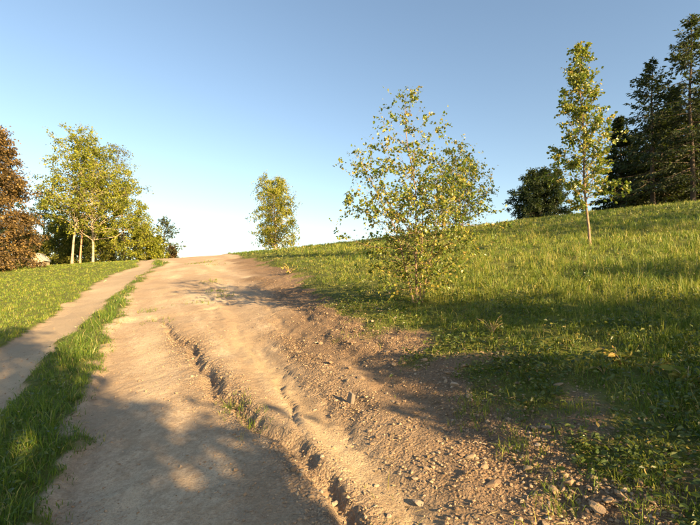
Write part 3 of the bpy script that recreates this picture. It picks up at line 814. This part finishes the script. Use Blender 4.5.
gravel('loose_gravel', 42000, 1.7, 18, .008, .040, lambda s, X, Y: np.clip(s['gravel'] ** 1.3 * .75 + .012 * s['in_road'] + .03 * s['in_path'], 0, 1) * (s['cover'] < .6), "loose gravel and crumbled earth along the drain and bank")

OV = np.array([(1, 0, 0), (-1, 0, 0), (0, 1, 0), (0, -1, 0), (0, 0, 1), (0, 0, -1.)])
OF = np.array([(0, 2, 4), (2, 1, 4), (1, 3, 4), (3, 0, 4), (2, 0, 5), (1, 2, 5), (3, 1, 5), (0, 3, 5)])
def grit(n):
    X, Y, R = scatter(n, 1.7, 9, math.radians(50)); q = survey(X, Y)
    k = rng.random(n) < np.clip(.14 * q['in_road'] * (.4 + .6 * q['right']) + .15 * q['in_path'] + .8 * q['gravel'], 0, 1) * (1 - .8 * q['smooth'])
    X, Y, R, z = X[k], Y[k], R[k], q['z'][k]; n = len(X)
    sz = .004 * (3.2 ** (rng.random(n) ** 1.8)) * (.75 + .08 * R)
    v = OV[None] * (1 + .35 * rng.normal(size=(n, 6, 1)).clip(-1.5, 1.5)) + .25 * rng.normal(size=(n, 6, 3)).clip(-1.5, 1.5)
    v = v * sz[:, None, None] * np.array([1, 1, .7]) + np.stack([X, Y, z + sz * .2], 1)[:, None]
    f = (np.arange(n)[:, None, None] * 6 + OF[None]).reshape(-1, 3)
    link('fine_grit', mesh_np('fine_grit', v.reshape(-1, 3), tris=f, mats=[M_stone], attrs={'var': np.repeat(rng.random(n) * .75, 6)}), kind='stuff', label="fine grit and crumbs of earth scattered over the dirt road", category='gravel')
grit(52000)
variants = []
for i in range(7):
    v = IV2 * (1 + .13 * rng.normal(size=(len(IV2), 1)).clip(-2, 2))
    for _ in range(5):                                  # broken faces
        nrm = norm(rng.normal(size=3)); c = .55 + .25 * rng.random(); dd = v @ nrm
        v = v - np.maximum(dd - c, 0)[:, None] * nrm
    v = v * np.array([.5 * (.9 + .5 * rng.random()), .5 * (.7 + .3 * rng.random()), .5 * (.42 + .3 * rng.random())])
    variants.append(mesh_np('stone', v, tris=IF2, mats=[M_stone], attrs={'var': np.zeros(len(v))}))
def stone(x, y, size, label, group=None, sink=.12, var=None):
    z = float(ground_z(x, y)[0])
    o = link('stone', variants[rng.integers(7)] if var is None else var)
    o.location = (x, y, z + size * (.22 - sink)); o.scale = (size,) * 3
    o.rotation_euler = (rng.normal() * .25, rng.normal() * .25, rng.random() * 6.28)
    o['label'] = label; o['category'] = 'stone'
    if group: o['group'] = group
    return o
bank_px = []
while len(bank_px) < 75:
    t = rng.random(); px = 330 + 330 * t + rng.normal() * 18; py = 305 + 190 * t + rng.normal() * 26 + 12
    if py < 520: bank_px.append((px, py))
for px, py in bank_px:
    q = cast(px, py)
    stone(q[0], q[1], .035 + .055 * rng.random() ** 2, "small angular stone lying on the gravelly road bank", "stones on the gravelly bank")
for _ in range(30):
    t = rng.random(); px = 205 + 190 * t + rng.normal() * 10; py = 362 + 165 * t + rng.normal() * 10 + 4
    q = cast(px, min(py, 523))
    stone(q[0], q[1], .03 + .045 * rng.random() ** 2, "small brown stone lying along the rain gully in the road", "stones along the gully")
for px, py, sz, lab in [(493, 458, .085, "pale rounded stone on the gravel below the bank"), (104, 281, .17, "pale stone on the far edge of the wheel path"),
                        (418, 466, .075, "pale stone on the smooth dirt right of the gully"), (372, 318, .10, "reddish stone at the foot of the bank below the birch bush"), (620, 478, .08, "flat grey stone in the thin grass at the end of the bank"),
                        (355, 325, .09, "grey stone on the bank edge left of the birch bush")]:
    q = cast(px, py); stone(q[0], q[1], sz, lab)
# the upright slab
hw_, ht_, th_ = .05, .075, .012
sv_ = np.array(box((-hw_, -th_, -ht_), (hw_, th_, ht_))) + rng.normal(size=(8, 3)) * .006
slab = link('stone_slab', mesh_np('stone_slab', sv_, quads=BQ, mats=[plain('slab_stone', (.21, .17, .13))]))
bev = slab.modifiers.new('bevel', 'BEVEL'); bev.width = .006; bev.segments = 2
q = cast(350, 382); slab.location = (q[0], q[1], float(ground_z(*q)[0]) + .022); slab.rotation_euler = (-.12, .10, -1.05)
slab['label'] = "upright flat stone slab wedged in the dirt of the road"; slab['category'] = 'stone'

# ------------------------------------------------------------------ single weeds
def weed(name, px, py, h, nst, leaf, label, seed, leaf_m, dry=False, nl=8):
    r = np.random.default_rng(seed); q = cast(px, py); p = np.array([q[0], q[1], float(ground_z(*q)[0])])
    root = thing(name, p, label, 'plant')
    wood = Wood(); P = []; D = []
    for i in range(nst):
        a = r.random() * 6.28; le = h * (.6 + .5 * r.random()); sp = .25 + .5 * r.random()
        t = np.linspace(0, 1, 6)[:, None]
        S = np.array([0, 0, -.02]) + np.array([math.cos(a) * sp, math.sin(a) * sp, 1]) * le * t * np.array([1, 1, 1]) + np.array([math.cos(a), math.sin(a), -1]) * le * .25 * t ** 3
        wood.tube(S, np.linspace(.0045, .0018, 6), 4)
        for j in range(nl):
            u = .15 + .85 * r.random(); o = along(S, np.array([u]))[0]
            P.append(o); D.append(norm(np.array([math.cos(a), math.sin(a), .3]) + r.normal(size=3) * .8))
    link('stem', wood.mesh('stem', M_dry), root)
    P = np.array(P); D = np.array(D)
    N = norm(r.normal(size=P.shape) * .6 + np.array([0, 0, 1]))
    link('foliage', leaf_mesh('foliage', P, D, N, leaf * (.6 + .6 * r.random(len(P))), .5, np.clip(r.normal(.6, .25, len(P)), 0, 1), leaf_m), root, kind='stuff')
weed('dry_weed', 492, 333, .30, 9, .05, "dry reddish stemmed weed on the bank below the meadow", 401, M_weed, nl=4)
weed('dock_plant', 622, 362, .20, 7, .09, "yellow leaved dock plant catching the sun above the shaded bank", 402, M_weed, nl=5)
weed('dock_plant', 605, 372, .14, 5, .07, "small dock plant just below the sunlit yellow dock", 403, M_cover, nl=5)
weed('dock_plant', 688, 385, .20, 7, .10, "orange tinted dock plant at the shaded grass edge", 404, M_weed, nl=5)
weed('dock_plant', 650, 372, .15, 6, .07, "low yellowing dock plant between two taller docks", 405, M_weed, nl=5)
weed('leafy_weed', 290, 272, .45, 9, .10, "yellow green weed clump at the top of the road bank", 406, M_weed, nl=8)
